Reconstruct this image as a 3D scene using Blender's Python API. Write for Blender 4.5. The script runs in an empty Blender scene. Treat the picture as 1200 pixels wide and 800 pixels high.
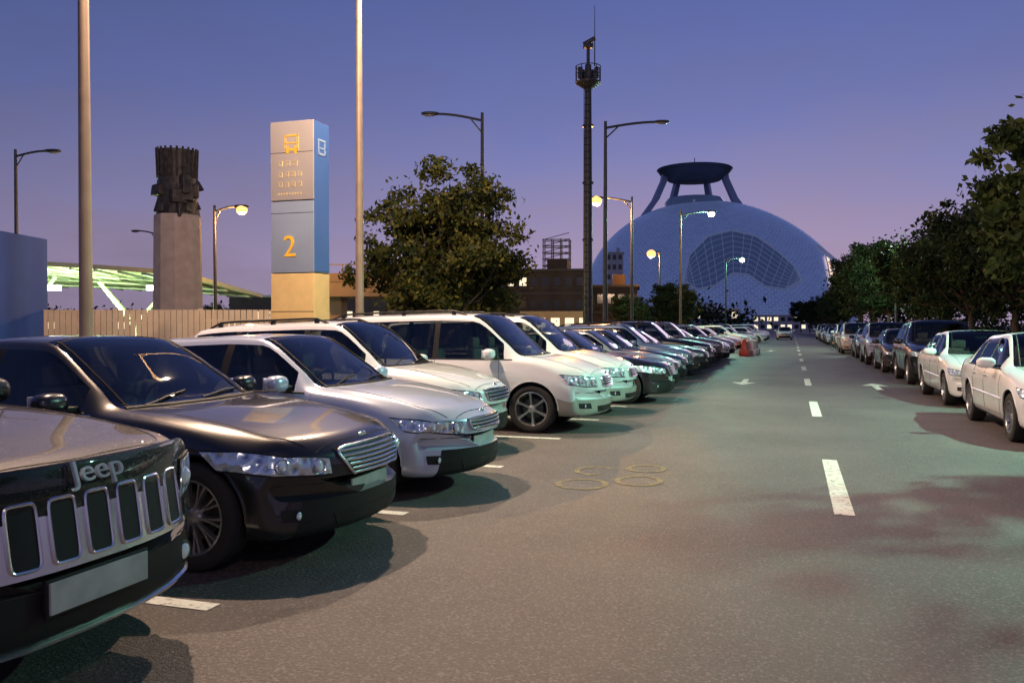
import bpy, bmesh, math, random
import numpy as np
from mathutils import Vector, Matrix
from mathutils.bvhtree import BVHTree
random.seed(7)
rad = math.radians
scene = bpy.context.scene
COL = scene.collection

# ------------------------------------------------------------------ materials
def newmat(name):
    m = bpy.data.materials.new(name); m.use_nodes = True
    return m, m.node_tree.nodes, m.node_tree.links, m.node_tree.nodes["Principled BSDF"]

def pmat(name, col, rough=0.5, metal=0.0, coat=0.0, var=0.0, vscale=5.0, bump=0.0, bscale=50.0, emit=None, estr=0.0, spec=None):
    m, N, L, b = newmat(name)
    b.inputs["Base Color"].default_value = (*col, 1)
    b.inputs["Roughness"].default_value = rough
    b.inputs["Metallic"].default_value = metal
    b.inputs["Coat Weight"].default_value = coat
    b.inputs["Coat Roughness"].default_value = 0.04
    if spec is not None: b.inputs["Specular IOR Level"].default_value = spec
    if emit:
        b.inputs["Emission Color"].default_value = (*emit, 1)
        b.inputs["Emission Strength"].default_value = estr
    tc = N.new("ShaderNodeTexCoord")
    if var > 0:
        n = N.new("ShaderNodeTexNoise"); n.inputs["Scale"].default_value = vscale; n.inputs["Detail"].default_value = 4
        L.new(tc.outputs["Object"], n.inputs["Vector"])
        r = N.new("ShaderNodeMapRange"); r.inputs[1].default_value = .3; r.inputs[2].default_value = .7
        r.inputs[3].default_value = 1 - var; r.inputs[4].default_value = 1 + var
        L.new(n.outputs["Fac"], r.inputs[0])
        mx = N.new("ShaderNodeVectorMath"); mx.operation = 'SCALE'; mx.inputs[0].default_value = col
        L.new(r.outputs[0], mx.inputs["Scale"]); L.new(mx.outputs[0], b.inputs["Base Color"])
    if bump > 0:
        n2 = N.new("ShaderNodeTexNoise"); n2.inputs["Scale"].default_value = bscale; n2.inputs["Detail"].default_value = 3
        L.new(tc.outputs["Object"], n2.inputs["Vector"])
        bp = N.new("ShaderNodeBump"); bp.inputs["Strength"].default_value = bump; bp.inputs["Distance"].default_value = .02
        L.new(n2.outputs["Fac"], bp.inputs["Height"]); L.new(bp.outputs[0], b.inputs["Normal"])
    return m

def paint(name, col, metal=0.0, rough=.35, drops=False, dust=.3):
    m, N, L, b = newmat(name)
    b.inputs["Base Color"].default_value = (*col, 1)
    b.inputs["Roughness"].default_value = rough
    b.inputs["Metallic"].default_value = metal
    b.inputs["Coat Weight"].default_value = 1.0
    b.inputs["Coat Roughness"].default_value = 0.03
    tc = N.new("ShaderNodeTexCoord")
    sp = N.new("ShaderNodeSeparateXYZ"); L.new(tc.outputs["Object"], sp.inputs[0])
    nz = N.new("ShaderNodeTexNoise"); nz.inputs["Scale"].default_value = 3; nz.inputs["Detail"].default_value = 4
    L.new(tc.outputs["Object"], nz.inputs["Vector"])
    ad = N.new("ShaderNodeMath"); ad.operation = 'MULTIPLY_ADD'; ad.inputs[1].default_value = .5
    L.new(nz.outputs["Fac"], ad.inputs[0]); L.new(sp.outputs["Z"], ad.inputs[2])
    mr = N.new("ShaderNodeMapRange"); mr.inputs[1].default_value = .45; mr.inputs[2].default_value = .95
    mr.inputs[3].default_value = dust; mr.inputs[4].default_value = dust*.05
    L.new(ad.outputs[0], mr.inputs[0])
    mc = N.new("ShaderNodeMix"); mc.data_type = 'RGBA'
    mc.inputs[6].default_value = (*col, 1); mc.inputs[7].default_value = (.12, .105, .09, 1)
    L.new(mr.outputs[0], mc.inputs[0])
    g = N.new("ShaderNodeNewGeometry")
    mb = N.new("ShaderNodeMix"); mb.data_type = 'RGBA'; mb.inputs[7].default_value = (.03, .03, .03, 1)
    L.new(g.outputs["Backfacing"], mb.inputs[0]); L.new(mc.outputs[2], mb.inputs[6])
    L.new(mb.outputs[2], b.inputs["Base Color"])
    if drops:
        b.inputs["Specular IOR Level"].default_value = .2
        bp = N.new("ShaderNodeBump")
        v = N.new("ShaderNodeTexVoronoi"); v.inputs["Scale"].default_value = 80
        L.new(tc.outputs["Object"], v.inputs["Vector"])
        mm = N.new("ShaderNodeMapRange"); mm.inputs[1].default_value = .08; mm.inputs[2].default_value = .30
        mm.inputs[3].default_value = 1; mm.inputs[4].default_value = 0
        L.new(v.outputs["Distance"], mm.inputs[0]); L.new(mm.outputs[0], bp.inputs["Height"])
        bp.inputs["Strength"].default_value = .45; bp.inputs["Distance"].default_value = .003
        L.new(bp.outputs[0], b.inputs["Coat Normal"])
    return m

def glassmat():
    m = bpy.data.materials.new("car_glass"); m.use_nodes = True
    N = m.node_tree.nodes; L = m.node_tree.links; N.clear()
    o = N.new("ShaderNodeOutputMaterial"); t = N.new("ShaderNodeBsdfTransparent"); t.inputs[0].default_value = (.46, .50, .48, 1)
    g = N.new("ShaderNodeBsdfGlossy"); g.inputs["Roughness"].default_value = .02; g.inputs[0].default_value = (.9, .95, 1, 1)
    f = N.new("ShaderNodeFresnel"); f.inputs[0].default_value = 1.55
    ma = N.new("ShaderNodeMath"); ma.operation = 'MULTIPLY_ADD'; ma.inputs[1].default_value = 1.2; ma.inputs[2].default_value = .01
    ma.use_clamp = True
    L.new(f.outputs[0], ma.inputs[0])
    mx = N.new("ShaderNodeMixShader"); L.new(ma.outputs[0], mx.inputs[0]); L.new(t.outputs[0], mx.inputs[1]); L.new(g.outputs[0], mx.inputs[2])
    L.new(mx.outputs[0], o.inputs[0]); return m

def headlampmat():
    m, N, L, b = newmat("headlamp")
    b.inputs["Metallic"].default_value = .6
    b.inputs["Roughness"].default_value = .2; b.inputs["Coat Weight"].default_value = 1
    tc = N.new("ShaderNodeTexCoord"); v = N.new("ShaderNodeTexVoronoi"); v.inputs["Scale"].default_value = 16
    L.new(tc.outputs["Object"], v.inputs["Vector"])
    bp = N.new("ShaderNodeBump"); bp.inputs["Strength"].default_value = .8; bp.inputs["Distance"].default_value = .03
    L.new(v.outputs["Distance"], bp.inputs["Height"]); L.new(bp.outputs[0], b.inputs["Normal"])
    cr = N.new("ShaderNodeValToRGB"); cr.color_ramp.elements[0].color = (.22, .29, .42, 1); cr.color_ramp.elements[1].color = (.80, .92, 1, 1)
    cr.color_ramp.elements[0].position = .1; cr.color_ramp.elements[1].position = .5
    L.new(v.outputs["Distance"], cr.inputs[0]); L.new(cr.outputs[0], b.inputs["Base Color"])
    return m

def asphalt(name, lo, hi):
    m, N, L, b = newmat(name)
    tc = N.new("ShaderNodeTexCoord")
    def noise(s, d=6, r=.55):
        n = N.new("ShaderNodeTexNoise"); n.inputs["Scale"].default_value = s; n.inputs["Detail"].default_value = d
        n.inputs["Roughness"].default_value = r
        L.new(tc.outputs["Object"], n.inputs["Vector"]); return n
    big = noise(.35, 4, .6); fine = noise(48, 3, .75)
    vor = N.new("ShaderNodeTexVoronoi"); vor.inputs["Scale"].default_value = 75; L.new(tc.outputs["Object"], vor.inputs["Vector"])
    mid = noise(2.2, 4, .65)
    a = N.new("ShaderNodeMath"); a.operation = 'MULTIPLY_ADD'; a.inputs[1].default_value = .65  # broad blotches: oil stains plus mottled tree shade put into the colour
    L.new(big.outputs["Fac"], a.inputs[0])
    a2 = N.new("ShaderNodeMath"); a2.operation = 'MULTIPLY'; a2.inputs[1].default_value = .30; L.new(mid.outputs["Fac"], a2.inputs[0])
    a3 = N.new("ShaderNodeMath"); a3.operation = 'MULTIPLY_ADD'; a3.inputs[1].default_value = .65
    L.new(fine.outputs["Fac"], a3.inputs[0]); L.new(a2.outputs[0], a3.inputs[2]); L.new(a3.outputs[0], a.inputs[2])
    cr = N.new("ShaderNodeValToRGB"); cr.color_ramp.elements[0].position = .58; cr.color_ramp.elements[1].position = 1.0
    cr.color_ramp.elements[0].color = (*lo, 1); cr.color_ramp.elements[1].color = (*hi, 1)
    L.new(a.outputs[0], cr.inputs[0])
    vc = N.new("ShaderNodeSeparateColor"); L.new(vor.outputs["Color"], vc.inputs[0])
    gt = N.new("ShaderNodeMapRange"); gt.inputs[1].default_value = .72; gt.inputs[2].default_value = 1; gt.inputs[4].default_value = .5; L.new(vc.outputs[0], gt.inputs[0])
    mx = N.new("ShaderNodeMix"); mx.data_type = 'RGBA'; mx.inputs[7].default_value = (.28, .25, .24, 1)
    L.new(gt.outputs[0], mx.inputs[0]); L.new(cr.outputs[0], mx.inputs[6])
    L.new(mx.outputs[2], b.inputs["Base Color"])
    rr = N.new("ShaderNodeMapRange"); rr.inputs[3].default_value = .42; rr.inputs[4].default_value = .72
    L.new(mid.outputs["Fac"], rr.inputs[0]); L.new(rr.outputs[0], b.inputs["Roughness"])
    bp = N.new("ShaderNodeBump"); bp.inputs["Strength"].default_value = .9; bp.inputs["Distance"].default_value = .016
    L.new(fine.outputs["Fac"], bp.inputs["Height"]); L.new(bp.outputs[0], b.inputs["Normal"])
    return m

def marking(name, col, under, wear):
    m, N, L, b = newmat(name)
    tc = N.new("ShaderNodeTexCoord"); n = N.new("ShaderNodeTexNoise"); n.inputs["Scale"].default_value = 14; n.inputs["Detail"].default_value = 6
    n.inputs["Roughness"].default_value = .7
    L.new(tc.outputs["Object"], n.inputs["Vector"])
    mr = N.new("ShaderNodeMapRange"); mr.inputs[1].default_value = wear - .08; mr.inputs[2].default_value = wear + .08
    L.new(n.outputs["Fac"], mr.inputs[0])
    mx = N.new("ShaderNodeMix"); mx.data_type = 'RGBA'; mx.inputs[6].default_value = (*under, 1); mx.inputs[7].default_value = (*col, 1)
    L.new(mr.outputs[0], mx.inputs[0]); L.new(mx.outputs[2], b.inputs["Base Color"]); b.inputs["Roughness"].default_value = .7
    return m

def leafmat(name, c1, c2):
    m = bpy.data.materials.new(name); m.use_nodes = True
    N = m.node_tree.nodes; L = m.node_tree.links; b = N["Principled BSDF"]; o = N["Material Output"]
    tc = N.new("ShaderNodeTexCoord"); n = N.new("ShaderNodeTexNoise"); n.inputs["Scale"].default_value = 1.6; n.inputs["Detail"].default_value = 4
    L.new(tc.outputs["Object"], n.inputs["Vector"])
    cr = N.new("ShaderNodeValToRGB"); cr.color_ramp.elements[0].position = .35; cr.color_ramp.elements[1].position = .68
    cr.color_ramp.elements[0].color = (*c1, 1); cr.color_ramp.elements[1].color = (*c2, 1)
    L.new(n.outputs["Fac"], cr.inputs[0]); L.new(cr.outputs[0], b.inputs["Base Color"]); b.inputs["Roughness"].default_value = .6
    b.inputs["Specular IOR Level"].default_value = .25
    t = N.new("ShaderNodeBsdfTranslucent"); L.new(cr.outputs[0], t.inputs[0])
    mx = N.new("ShaderNodeMixShader"); mx.inputs[0].default_value = .35
    L.new(b.outputs[0], mx.inputs[1]); L.new(t.outputs[0], mx.inputs[2]); L.new(mx.outputs[0], o.inputs[0])
    return m

M = {}
M['glass'] = glassmat()
M['black'] = pmat("black_plastic", (.012, .012, .013), .55, spec=.3)
M['chrome'] = pmat("chrome_trim", (.80, .81, .84), .22, 1.0)
M['lamp'] = headlampmat()
M['rubber'] = pmat("tyre_rubber", (.02, .02, .02), .85, var=.2)
M['plate'] = pmat("licence_plate", (.36, .36, .36), .5, var=.25, vscale=7)
M['red'] = pmat("tail_lamp_red", (.25, .01, .01), .2, coat=1)
M['cabin'] = pmat("cabin_trim", (.20, .18, .16), .8)
M['lens'] = pmat("projector_lens", (.85, .9, 1.0), .06, .5, coat=1)
M['clad'] = pmat("silver_cladding", (.36, .35, .31), .4, .3, coat=.4, var=.1)
M['alloy'] = pmat("alloy_wheel", (.42, .43, .45), .3, .85)
M['alloy_dk'] = pmat("brake_disc", (.08, .08, .08), .5, .6)
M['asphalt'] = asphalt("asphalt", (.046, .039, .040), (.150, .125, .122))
M['white_mark'] = marking("white_road_paint", (.72, .72, .68), (.10, .09, .08), .40)
M['yellow_mark'] = marking("worn_yellow_paint", (.27, .21, .09), (.10, .09, .08), .50)
M['dirt'] = pmat("ground_soil_grass", (.05, .06, .03), .95, var=.5, vscale=.4)
M['paver'] = pmat("pavement_blocks", (.20, .185, .17), .8, var=.25, vscale=3, bump=.3, bscale=20)
M['kerb'] = pmat("kerb_concrete", (.32, .31, .29), .8, var=.2, vscale=6)
M['grass'] = pmat("verge_grass", (.045, .07, .025), .9, var=.5, vscale=3, bump=1, bscale=60)
M['pole'] = pmat("galvanised_pole", (.30, .23, .17), .5, .3, var=.12, vscale=4)
M['pole_dk'] = pmat("dark_pole", (.055, .06, .07), .5, .4, var=.15, vscale=4)
M['concrete'] = pmat("monument_concrete", (.40, .33, .29), .85, var=.15, vscale=2.5, bump=.4, bscale=12)
M['bronze'] = pmat("dark_bronze", (.05, .045, .045), .6, .4, var=.5, vscale=5, bump=1, bscale=9)
M['bark'] = pmat("bark", (.07, .05, .035), .9, var=.4, vscale=12, bump=.8, bscale=30)
M['leaf'] = leafmat("leaves_green", (.016, .030, .010), (.060, .085, .025))
M['leaf2'] = leafmat("leaves_light", (.035, .055, .018), (.10, .13, .035))
M['leafdk'] = leafmat("leaves_dark", (.010, .020, .008), (.035, .055, .018))
M['leafy'] = leafmat("leaves_yellow_green", (.035, .045, .012), (.16, .15, .03))  # leaf colour warmed to stand in for yellow lamp light on the crown

# ------------------------------------------------------------------ mesh builder
class MB:
    def __init__(s): s.v = []; s.f = []; s.m = []
    def add(s, vs, fs, mi):
        o = len(s.v); s.v += [tuple(p) for p in vs]
        for f in fs: s.f.append(tuple(o + i for i in f)); s.m.append(mi)
    def box(s, c, d, mi, rz=0.0, taper=1.0, bev=0.0):
        cx, cy, cz = c; x, y, z = d[0]/2, d[1]/2, d[2]/2
        cr, sr = math.cos(rz), math.sin(rz)
        if bev <= 0:
            pts = []
            for k, tz in ((-1, 1), (1, taper)):
                for i, j in ((-1,-1),(1,-1),(1,1),(-1,1)):
                    a, b = i*x*tz, j*y*tz
                    pts.append((cx+a*cr-b*sr, cy+a*sr+b*cr, cz+k*z))
            s.add(pts, [(3,2,1,0),(4,5,6,7),(0,1,5,4),(1,2,6,5),(2,3,7,6),(3,0,4,7)], mi)
        else:
            bm = bmesh.new(); bmesh.ops.create_cube(bm, size=1)
            for v in bm.verts:
                t = taper if v.co.z > 0 else 1
                v.co = Vector((v.co.x*d[0]*t, v.co.y*d[1]*t, v.co.z*d[2]))
            bmesh.ops.bevel(bm, geom=bm.edges[:], offset=bev, segments=3, profile=.6, affect='EDGES')
            bm.verts.index_update(); bm.verts.ensure_lookup_table()
            vs = [(cx+v.co.x*cr-v.co.y*sr, cy+v.co.x*sr+v.co.y*cr, cz+v.co.z) for v in bm.verts]
            s.add(vs, [tuple(v.index for v in f.verts) for f in bm.faces], mi); bm.free()
    def tube(s, pts, r, mi, seg=6, closed=False, caps=True):
        P = [Vector(p) for p in pts]; n = len(P)
        R = r if isinstance(r, (list, tuple)) else [r]*n
        vs = []; fs = []; up = None
        for i in range(n):
            if closed: t = P[(i+1) % n] - P[i-1]
            else: t = P[min(i+1, n-1)] - P[max(i-1, 0)]
            if t.length < 1e-9: t = Vector((0, 0, 1))
            t.normalize()
            if up is None:
                up = Vector((0, 0, 1)) if abs(t.z) < .9 else Vector((1, 0, 0))
            a = up - t*up.dot(t)
            if a.length < 1e-6: a = t.orthogonal()
            a.normalize(); b = t.cross(a); up = a
            for k in range(seg):
                an = 2*math.pi*k/seg
                vs.append(P[i] + (a*math.cos(an) + b*math.sin(an))*R[i])
        m = n if closed else n-1
        for i in range(m):
            for k in range(seg):
                j = (i+1) % n; k2 = (k+1) % seg
                fs.append((i*seg+k, i*seg+k2, j*seg+k2, j*seg+k))
        if caps and not closed:
            fs.append(tuple(range(seg))[::-1]); fs.append(tuple((n-1)*seg+k for k in range(seg)))
        s.add(vs, fs, mi)
    def lathe(s, prof, seg, mi, c=(0,0,0), axis='z', sx=1, sy=1, caps=False):
        vs = []; fs = []; n = len(prof)
        for (r, h) in prof:
            for k in range(seg):
                a = 2*math.pi*k/seg; x, y = r*math.cos(a)*sx, r*math.sin(a)*sy
                if axis == 'z': p = (x, y, h)
                elif axis == 'y': p = (x, h, y)
                else: p = (h, x, y)
                vs.append((p[0]+c[0], p[1]+c[1], p[2]+c[2]))
        for i in range(n-1):
            for k in range(seg):
                k2 = (k+1) % seg
                fs.append((i*seg+k, i*seg+k2, (i+1)*seg+k2, (i+1)*seg+k))
        if caps:
            fs.append(tuple(range(seg))); fs.append(tuple((n-1)*seg+k for k in range(seg)))
        s.add(vs, fs, mi)
    def ell(s, c, r, mi, e=1.0, seg=14, rings=9):
        vs = []; fs = []
        def pw(x): return math.copysign(abs(x)**e, x)
        for i in range(rings+1):
            th = -math.pi/2 + math.pi*i/rings
            for k in range(seg):
                a = 2*math.pi*k/seg
                vs.append((c[0]+r[0]*pw(math.cos(th))*pw(math.cos(a)), c[1]+r[1]*pw(math.cos(th))*pw(math.sin(a)), c[2]+r[2]*pw(math.sin(th))))
        for i in range(rings):
            for k in range(seg):
                k2 = (k+1) % seg; fs.append((i*seg+k, i*seg+k2, (i+1)*seg+k2, (i+1)*seg+k))
        s.add(vs, fs, mi)
    def quad(s, x0, y0, x1, y1, z, mi):
        s.add([(x0,y0,z),(x1,y0,z),(x1,y1,z),(x0,y1,z)], [(0,1,2,3)], mi)
    def mesh(s, name, mats, smooth=35, recalc=False):
        me = bpy.data.meshes.new(name); me.from_pydata(s.v, [], s.f)
        for m in mats: me.materials.append(m)
        me.polygons.foreach_set("material_index", s.m)
        me.validate()
        if recalc:
            bm = bmesh.new(); bm.from_mesh(me); bmesh.ops.remove_doubles(bm, verts=bm.verts[:], dist=1e-5)
            bmesh.ops.recalc_face_normals(bm, faces=bm.faces[:]); bm.to_mesh(me); bm.free()
        if smooth:
            me.shade_smooth(); me.set_sharp_from_angle(angle=rad(smooth))
        me.update(); return me

def obj(name, me, parent=None, loc=(0,0,0), rot=(0,0,0), scale=None):
    o = bpy.data.objects.new(name, me); COL.objects.link(o)
    o.location = loc; o.rotation_euler = rot
    if scale: o.scale = scale
    if parent: o.parent = parent
    return o
def empty(name, loc=(0,0,0), rz=0.0, scale=1.0):
    o = bpy.data.objects.new(name, None); COL.objects.link(o); o.location = loc; o.rotation_euler = (0,0,rz)
    o.scale = (scale,)*3; o.empty_display_size = .3
    return o
def plight(name, parent, loc, power, col, r=.08):
    l = bpy.data.lights.new(name, 'POINT'); l.energy = power; l.color = col; l.shadow_soft_size = r
    o = bpy.data.objects.new(name, l); COL.objects.link(o); o.location = loc; o.parent = parent; return o
def textmesh(body, size, ext):
    c = bpy.data.curves.new("t", 'FONT'); c.body = body; c.size = size; c.extrude = ext; c.align_x = 'CENTER'; c.align_y = 'CENTER'
    o = bpy.data.objects.new("t", c); COL.objects.link(o)
    bpy.context.view_layer.update()
    dg = bpy.context.evaluated_depsgraph_get()
    me = bpy.data.meshes.new_from_object(o.evaluated_get(dg)); bpy.data.objects.remove(o); return me

# ------------------------------------------------------------------ car generator
def pchip(xs, ys, xq):
    xs = np.asarray(xs, float); ys = np.asarray(ys, float); h = np.diff(xs); d = np.diff(ys)/h
    m = np.zeros_like(ys)
    for i in range(1, len(xs)-1):
        if d[i-1]*d[i] > 0:
            w1 = 2*h[i]+h[i-1]; w2 = h[i]+2*h[i-1]; m[i] = (w1+w2)/(w1/d[i-1]+w2/d[i])
    m[0] = d[0]; m[-1] = d[-1]
    idx = np.clip(np.searchsorted(xs, xq, side='right')-1, 0, len(xs)-2)
    t = (xq-xs[idx])/h[idx]; t2 = t*t; t3 = t2*t
    return (2*t3-3*t2+1)*ys[idx]+(t3-2*t2+t)*h[idx]*m[idx]+(-2*t3+3*t2)*ys[idx+1]+(t3-t2)*h[idx]*m[idx+1]

def lerp(a, b, t): return a+(b-a)*t
SLOTS = ['PAINT','glass','black','chrome','lamp','rubber','plate','red','cabin','lens','clad']
SI = {n: i for i, n in enumerate(SLOTS)}
DEFPAINT = paint("paint_default", (.5, .5, .5))
def slots(): return [DEFPAINT if n == 'PAINT' else M[n] for n in SLOTS]

def car_keys(p):
    L, W, H, zb = p['L'], p['W'], p['H'], p['zb']; h = L/2; w = W/2
    tz, belt, hz, cz = p['tz'], p['belt'], p['hz'], p['cz']; wr = p['wr']
    K = []
    def A(xb, xt, z0, wf, zs, wt, zt): K.append((xb, xt, z0, w*wf, zs, w*wt, zt)); return len(K)-1
    def roof(x): return H - p['k']*(x+.2)**2
    m = zb+.32
    A(-h, -h, m-.04, .80, m+.05, .66, m+.08)
    A(-h+.012, -h+.012, zb+.12, .87, lerp(m, tz, .5)-.04, .70, lerp(m, tz, .5)+.02)
    A(-h+.04, -h+.045, zb+.03, .92, tz-.12, .74, tz-.04)
    A(-h+.12, -h+.13, zb, .955, min(belt, tz-.05), .77, tz)
    RB = A(p['xrb'], p['xrb'], zb, .985, belt, .80, tz+.02)
    RR = A(p['xqb'], p['xrr'], zb, 1, belt, wr, roof(p['xrr']))
    skip = []
    for (px, sl) in p['pil']:
        a = A(px-.045, px-.04+sl, zb, 1, belt, wr, roof(px)); A(px+.045, px+.04+sl, zb, 1, belt, wr, roof(px)); skip.append(a)
    xwt, xc = p['xwt'], p['xc']
    WF = A(lerp(xwt, xc, .42), xwt, zb, 1, belt, wr, roof(xwt))
    WM = A(lerp(xwt, xc, .78), lerp(xwt, xc, .66), zb, 1, belt-.003, lerp(wr, .79, .66), lerp(roof(xwt), cz, .64))
    C = A(xc, xc, zb, .998, belt-.01, .79, cz)
    xe = h-.20
    for t, zf, sf in ((.3, .18, .12), (.65, .5, .42), (.88, .82, .75)):
        A(lerp(xc, xe, t), lerp(xc, xe, t), zb, lerp(.998, .965, t*t), lerp(belt-.01, hz-.11, sf), lerp(.79, .74, t), lerp(cz, hz, zf))
    up = p.get('up', 0.0); n3 = p.get('n3', .64); n4 = p.get('n4', .36)
    A(xe, xe, zb, .955, hz-.11+up*.3, .73, hz)
    A(h-.085, h-.085, zb+.01, .925, hz-.18+up, .71, hz-.065+up*.6)
    A(h-.035, h-.035, zb+.04, .90, lerp(m, hz, n3-.07)-.05+up, .69, lerp(m, hz, n3)+up)
    A(h-.010, h-.010, zb+.12, .87, lerp(m, hz, n4-.08)-.0, .67, lerp(m, hz, n4)+.02)
    A(h, h, m-.08, .84, m+.03, .66, m+.05)
    return K, dict(RB=RB, RR=RR, WF=WF, WM=WM, C=C, skip=skip, roof=roof)

def build_body(p):
    K, T = car_keys(p); K = np.array(K); nk = len(K); SUB = 5; RS = 3
    uq = np.linspace(0, nk-1, (nk-1)*SUB+1)
    P = [pchip(np.arange(nk), K[:, c], uq) for c in range(7)]
    h = p['L']/2; nV = 11; vq = np.linspace(0, nV-1, (nV-1)*RS+1)
    fw, rw = p.get('fw', .27), p.get('rw', .16)
    verts = []; n = len(uq); half = len(vq)
    for s in range(n):
        xb, xt, zb, w, zs, wt, zt = (P[c][s] for c in range(7)); Hh = zs-zb
        Y = [0, .82*w, .955*w, .985*w, 1.0*w, .978*w, .940*w, lerp(.940*w, wt, .80), wt*.985, wt*.55, 0]
        Z = [zb, zb, zb+.13*Hh, zb+.42*Hh, zb+.70*Hh, zb+.86*Hh, zs, lerp(zs, zt, .82), lerp(zs, zt, .93), lerp(zs, zt, .988), zt]
        X = [xb]*7+[lerp(xb, xt, .88), xt, xt, xt]
        y = pchip(range(nV), Y, vq); z = pchip(range(nV), Z, vq); x = np.interp(vq, range(nV), X)
        ring = []
        for i in range(half):
            xx = x[i]; yn = min(1, abs(y[i])/max(w, .01))
            if xx > 0:
                t = min(1, xx/.8); a = fw*(xx/h)**2 + .08*t*t*(3-2*t)
            else:
                a = -rw*(xx/h)**2
            ring.append((xx-a*yn**2.6, y[i], z[i]))
        full = ring + [(q[0], -q[1], q[2]) for q in ring[-2:0:-1]]
        verts += full
    Mr = 2*(half-1); faces = []; mats = []
    for s in range(n-1):
        ki = s//SUB
        for r in range(Mr):
            r2 = (r+1) % Mr
            rr = r if r < half-1 else Mr-1-r
            vi = rr//RS
            mi = 0
            if vi == 6 and T['RR'] <= ki < T['WM']: mi = SI['black'] if ki in T['skip'] else SI['glass']
            if vi >= 8 and (T['WF'] <= ki < T['C'] or ki == T['RB']): mi = SI['glass']
            if vi <= 1 and p.get('lower'): mi = SI[p['lower']]
            if vi == 0: mi = SI['black']
            if p.get('lower2') and vi <= 2: mi = SI[p['lower2']]
            faces.append((s*Mr+r, s*Mr+r2, (s+1)*Mr+r2, (s+1)*Mr+r)); mats.append(mi)
    faces.append(tuple(range(Mr))); mats.append(0)
    faces.append(tuple((n-1)*Mr+r for r in range(Mr))[::-1]); mats.append(0)
    me = bpy.data.meshes.new("body"); me.from_pydata(verts, [], faces)
    for m_ in slots(): me.materials.append(m_)
    me.polygons.foreach_set("material_index", mats)
    bm = bmesh.new(); bm.from_mesh(me); bmesh.ops.remove_doubles(bm, verts=bm.verts[:], dist=1e-4)
    bmesh.ops.recalc_face_normals(bm, faces=bm.faces[:]); bvh = BVHTree.FromBMesh(bm); bm.to_mesh(me); bm.free()
    cb = MB(); R = p['R']; w = p['W']/2
    for xw in p['wx']:
        for sd in (-1, 1):
            cb.lathe([(R+p.get('gap', .045), sd*(w-.33)), (R+p.get('gap', .045), sd*(w+.3))], 40, SI['black'], c=(xw, 0, R+.01), axis='y', caps=True)
    cm = cb.mesh("cut", slots(), smooth=0, recalc=True)
    bo = obj("tmpb", me); co = obj("tmpc", cm)
    md = bo.modifiers.new("b", 'BOOLEAN'); md.operation = 'DIFFERENCE'; md.object = co; md.solver = 'EXACT'
    try: md.material_mode = 'INDEX'
    except Exception: pass
    dg = bpy.context.evaluated_depsgraph_get(); dg.update()
    out = bpy.data.meshes.new_from_object(bo.evaluated_get(dg))
    bpy.data.objects.remove(bo); bpy.data.objects.remove(co)
    out.shade_smooth(); out.set_sharp_from_angle(angle=rad(32)); out.name = "body"
    return out, bvh, T

class Surf:
    def __init__(s, bvh, p): s.b = bvh; s.h = p['L']/2; s.w = p['W']/2
    def front(s, y, z):
        r = s.b.ray_cast(Vector((s.h+1, y, z)), Vector((-1, 0, 0)))
        return (r[0], r[1]) if r[0] else s.near((s.h-.1, y, z))
    def side(s, x, z, sd):
        r = s.b.ray_cast(Vector((x, sd*3, z)), Vector((0, -sd, 0)))
        return (r[0], r[1]) if r[0] else s.near((x, sd*s.w, z))
    def top(s, x, y):
        r = s.b.ray_cast(Vector((x, y, 3)), Vector((0, 0, -1)))
        return (r[0], r[1]) if r[0] else s.near((x, y, 1))
    def near(s, P):
        r = s.b.find_nearest(Vector(P)); return (r[0], r[1])

def resample(pl, n):
    pl = [Vector(q) for q in pl]; ts = np.linspace(0, len(pl)-1, n); out = []
    for t in ts:
        i = min(int(t), len(pl)-2); out.append(pl[i].lerp(pl[i+1], t-i))
    return out
def patch(mb, fn, bot, top, off, mi, n=14, m=7, skirt=.02):
    B = resample(bot, n); Tt = resample(top, n); vs = []; fs = []; nr = []
    for j in range(m):
        for i in range(n):
            q = B[i].lerp(Tt[i], j/(m-1)); pt, no = fn(q)
            vs.append(pt+no*off); nr.append(no)
    for j in range(m-1):
        for i in range(n-1):
            fs.append((j*n+i, j*n+i+1, (j+1)*n+i+1, (j+1)*n+i))
    bd = [i for i in range(n)]+[j*n+n-1 for j in range(1, m)]+[(m-1)*n+i for i in range(n-2, -1, -1)]+[j*n for j in range(m-2, 0, -1)]
    o = len(vs)
    for k in bd: vs.append(vs[k]-nr[k]*skirt)
    for k in range(len(bd)):
        k2 = (k+1) % len(bd); fs.append((bd[k], bd[k2], o+k2, o+k))
    mb.add(vs, fs, mi)
def sline(mb, fn, pl, r, mi, n=16, off=0.0, seg=5, closed=False):
    pts = []
    for q in resample(pl, n):
        pt, no = fn(q); pts.append(pt+no*off)
    mb.tube(pts, r, mi, seg=seg, closed=closed)

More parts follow.
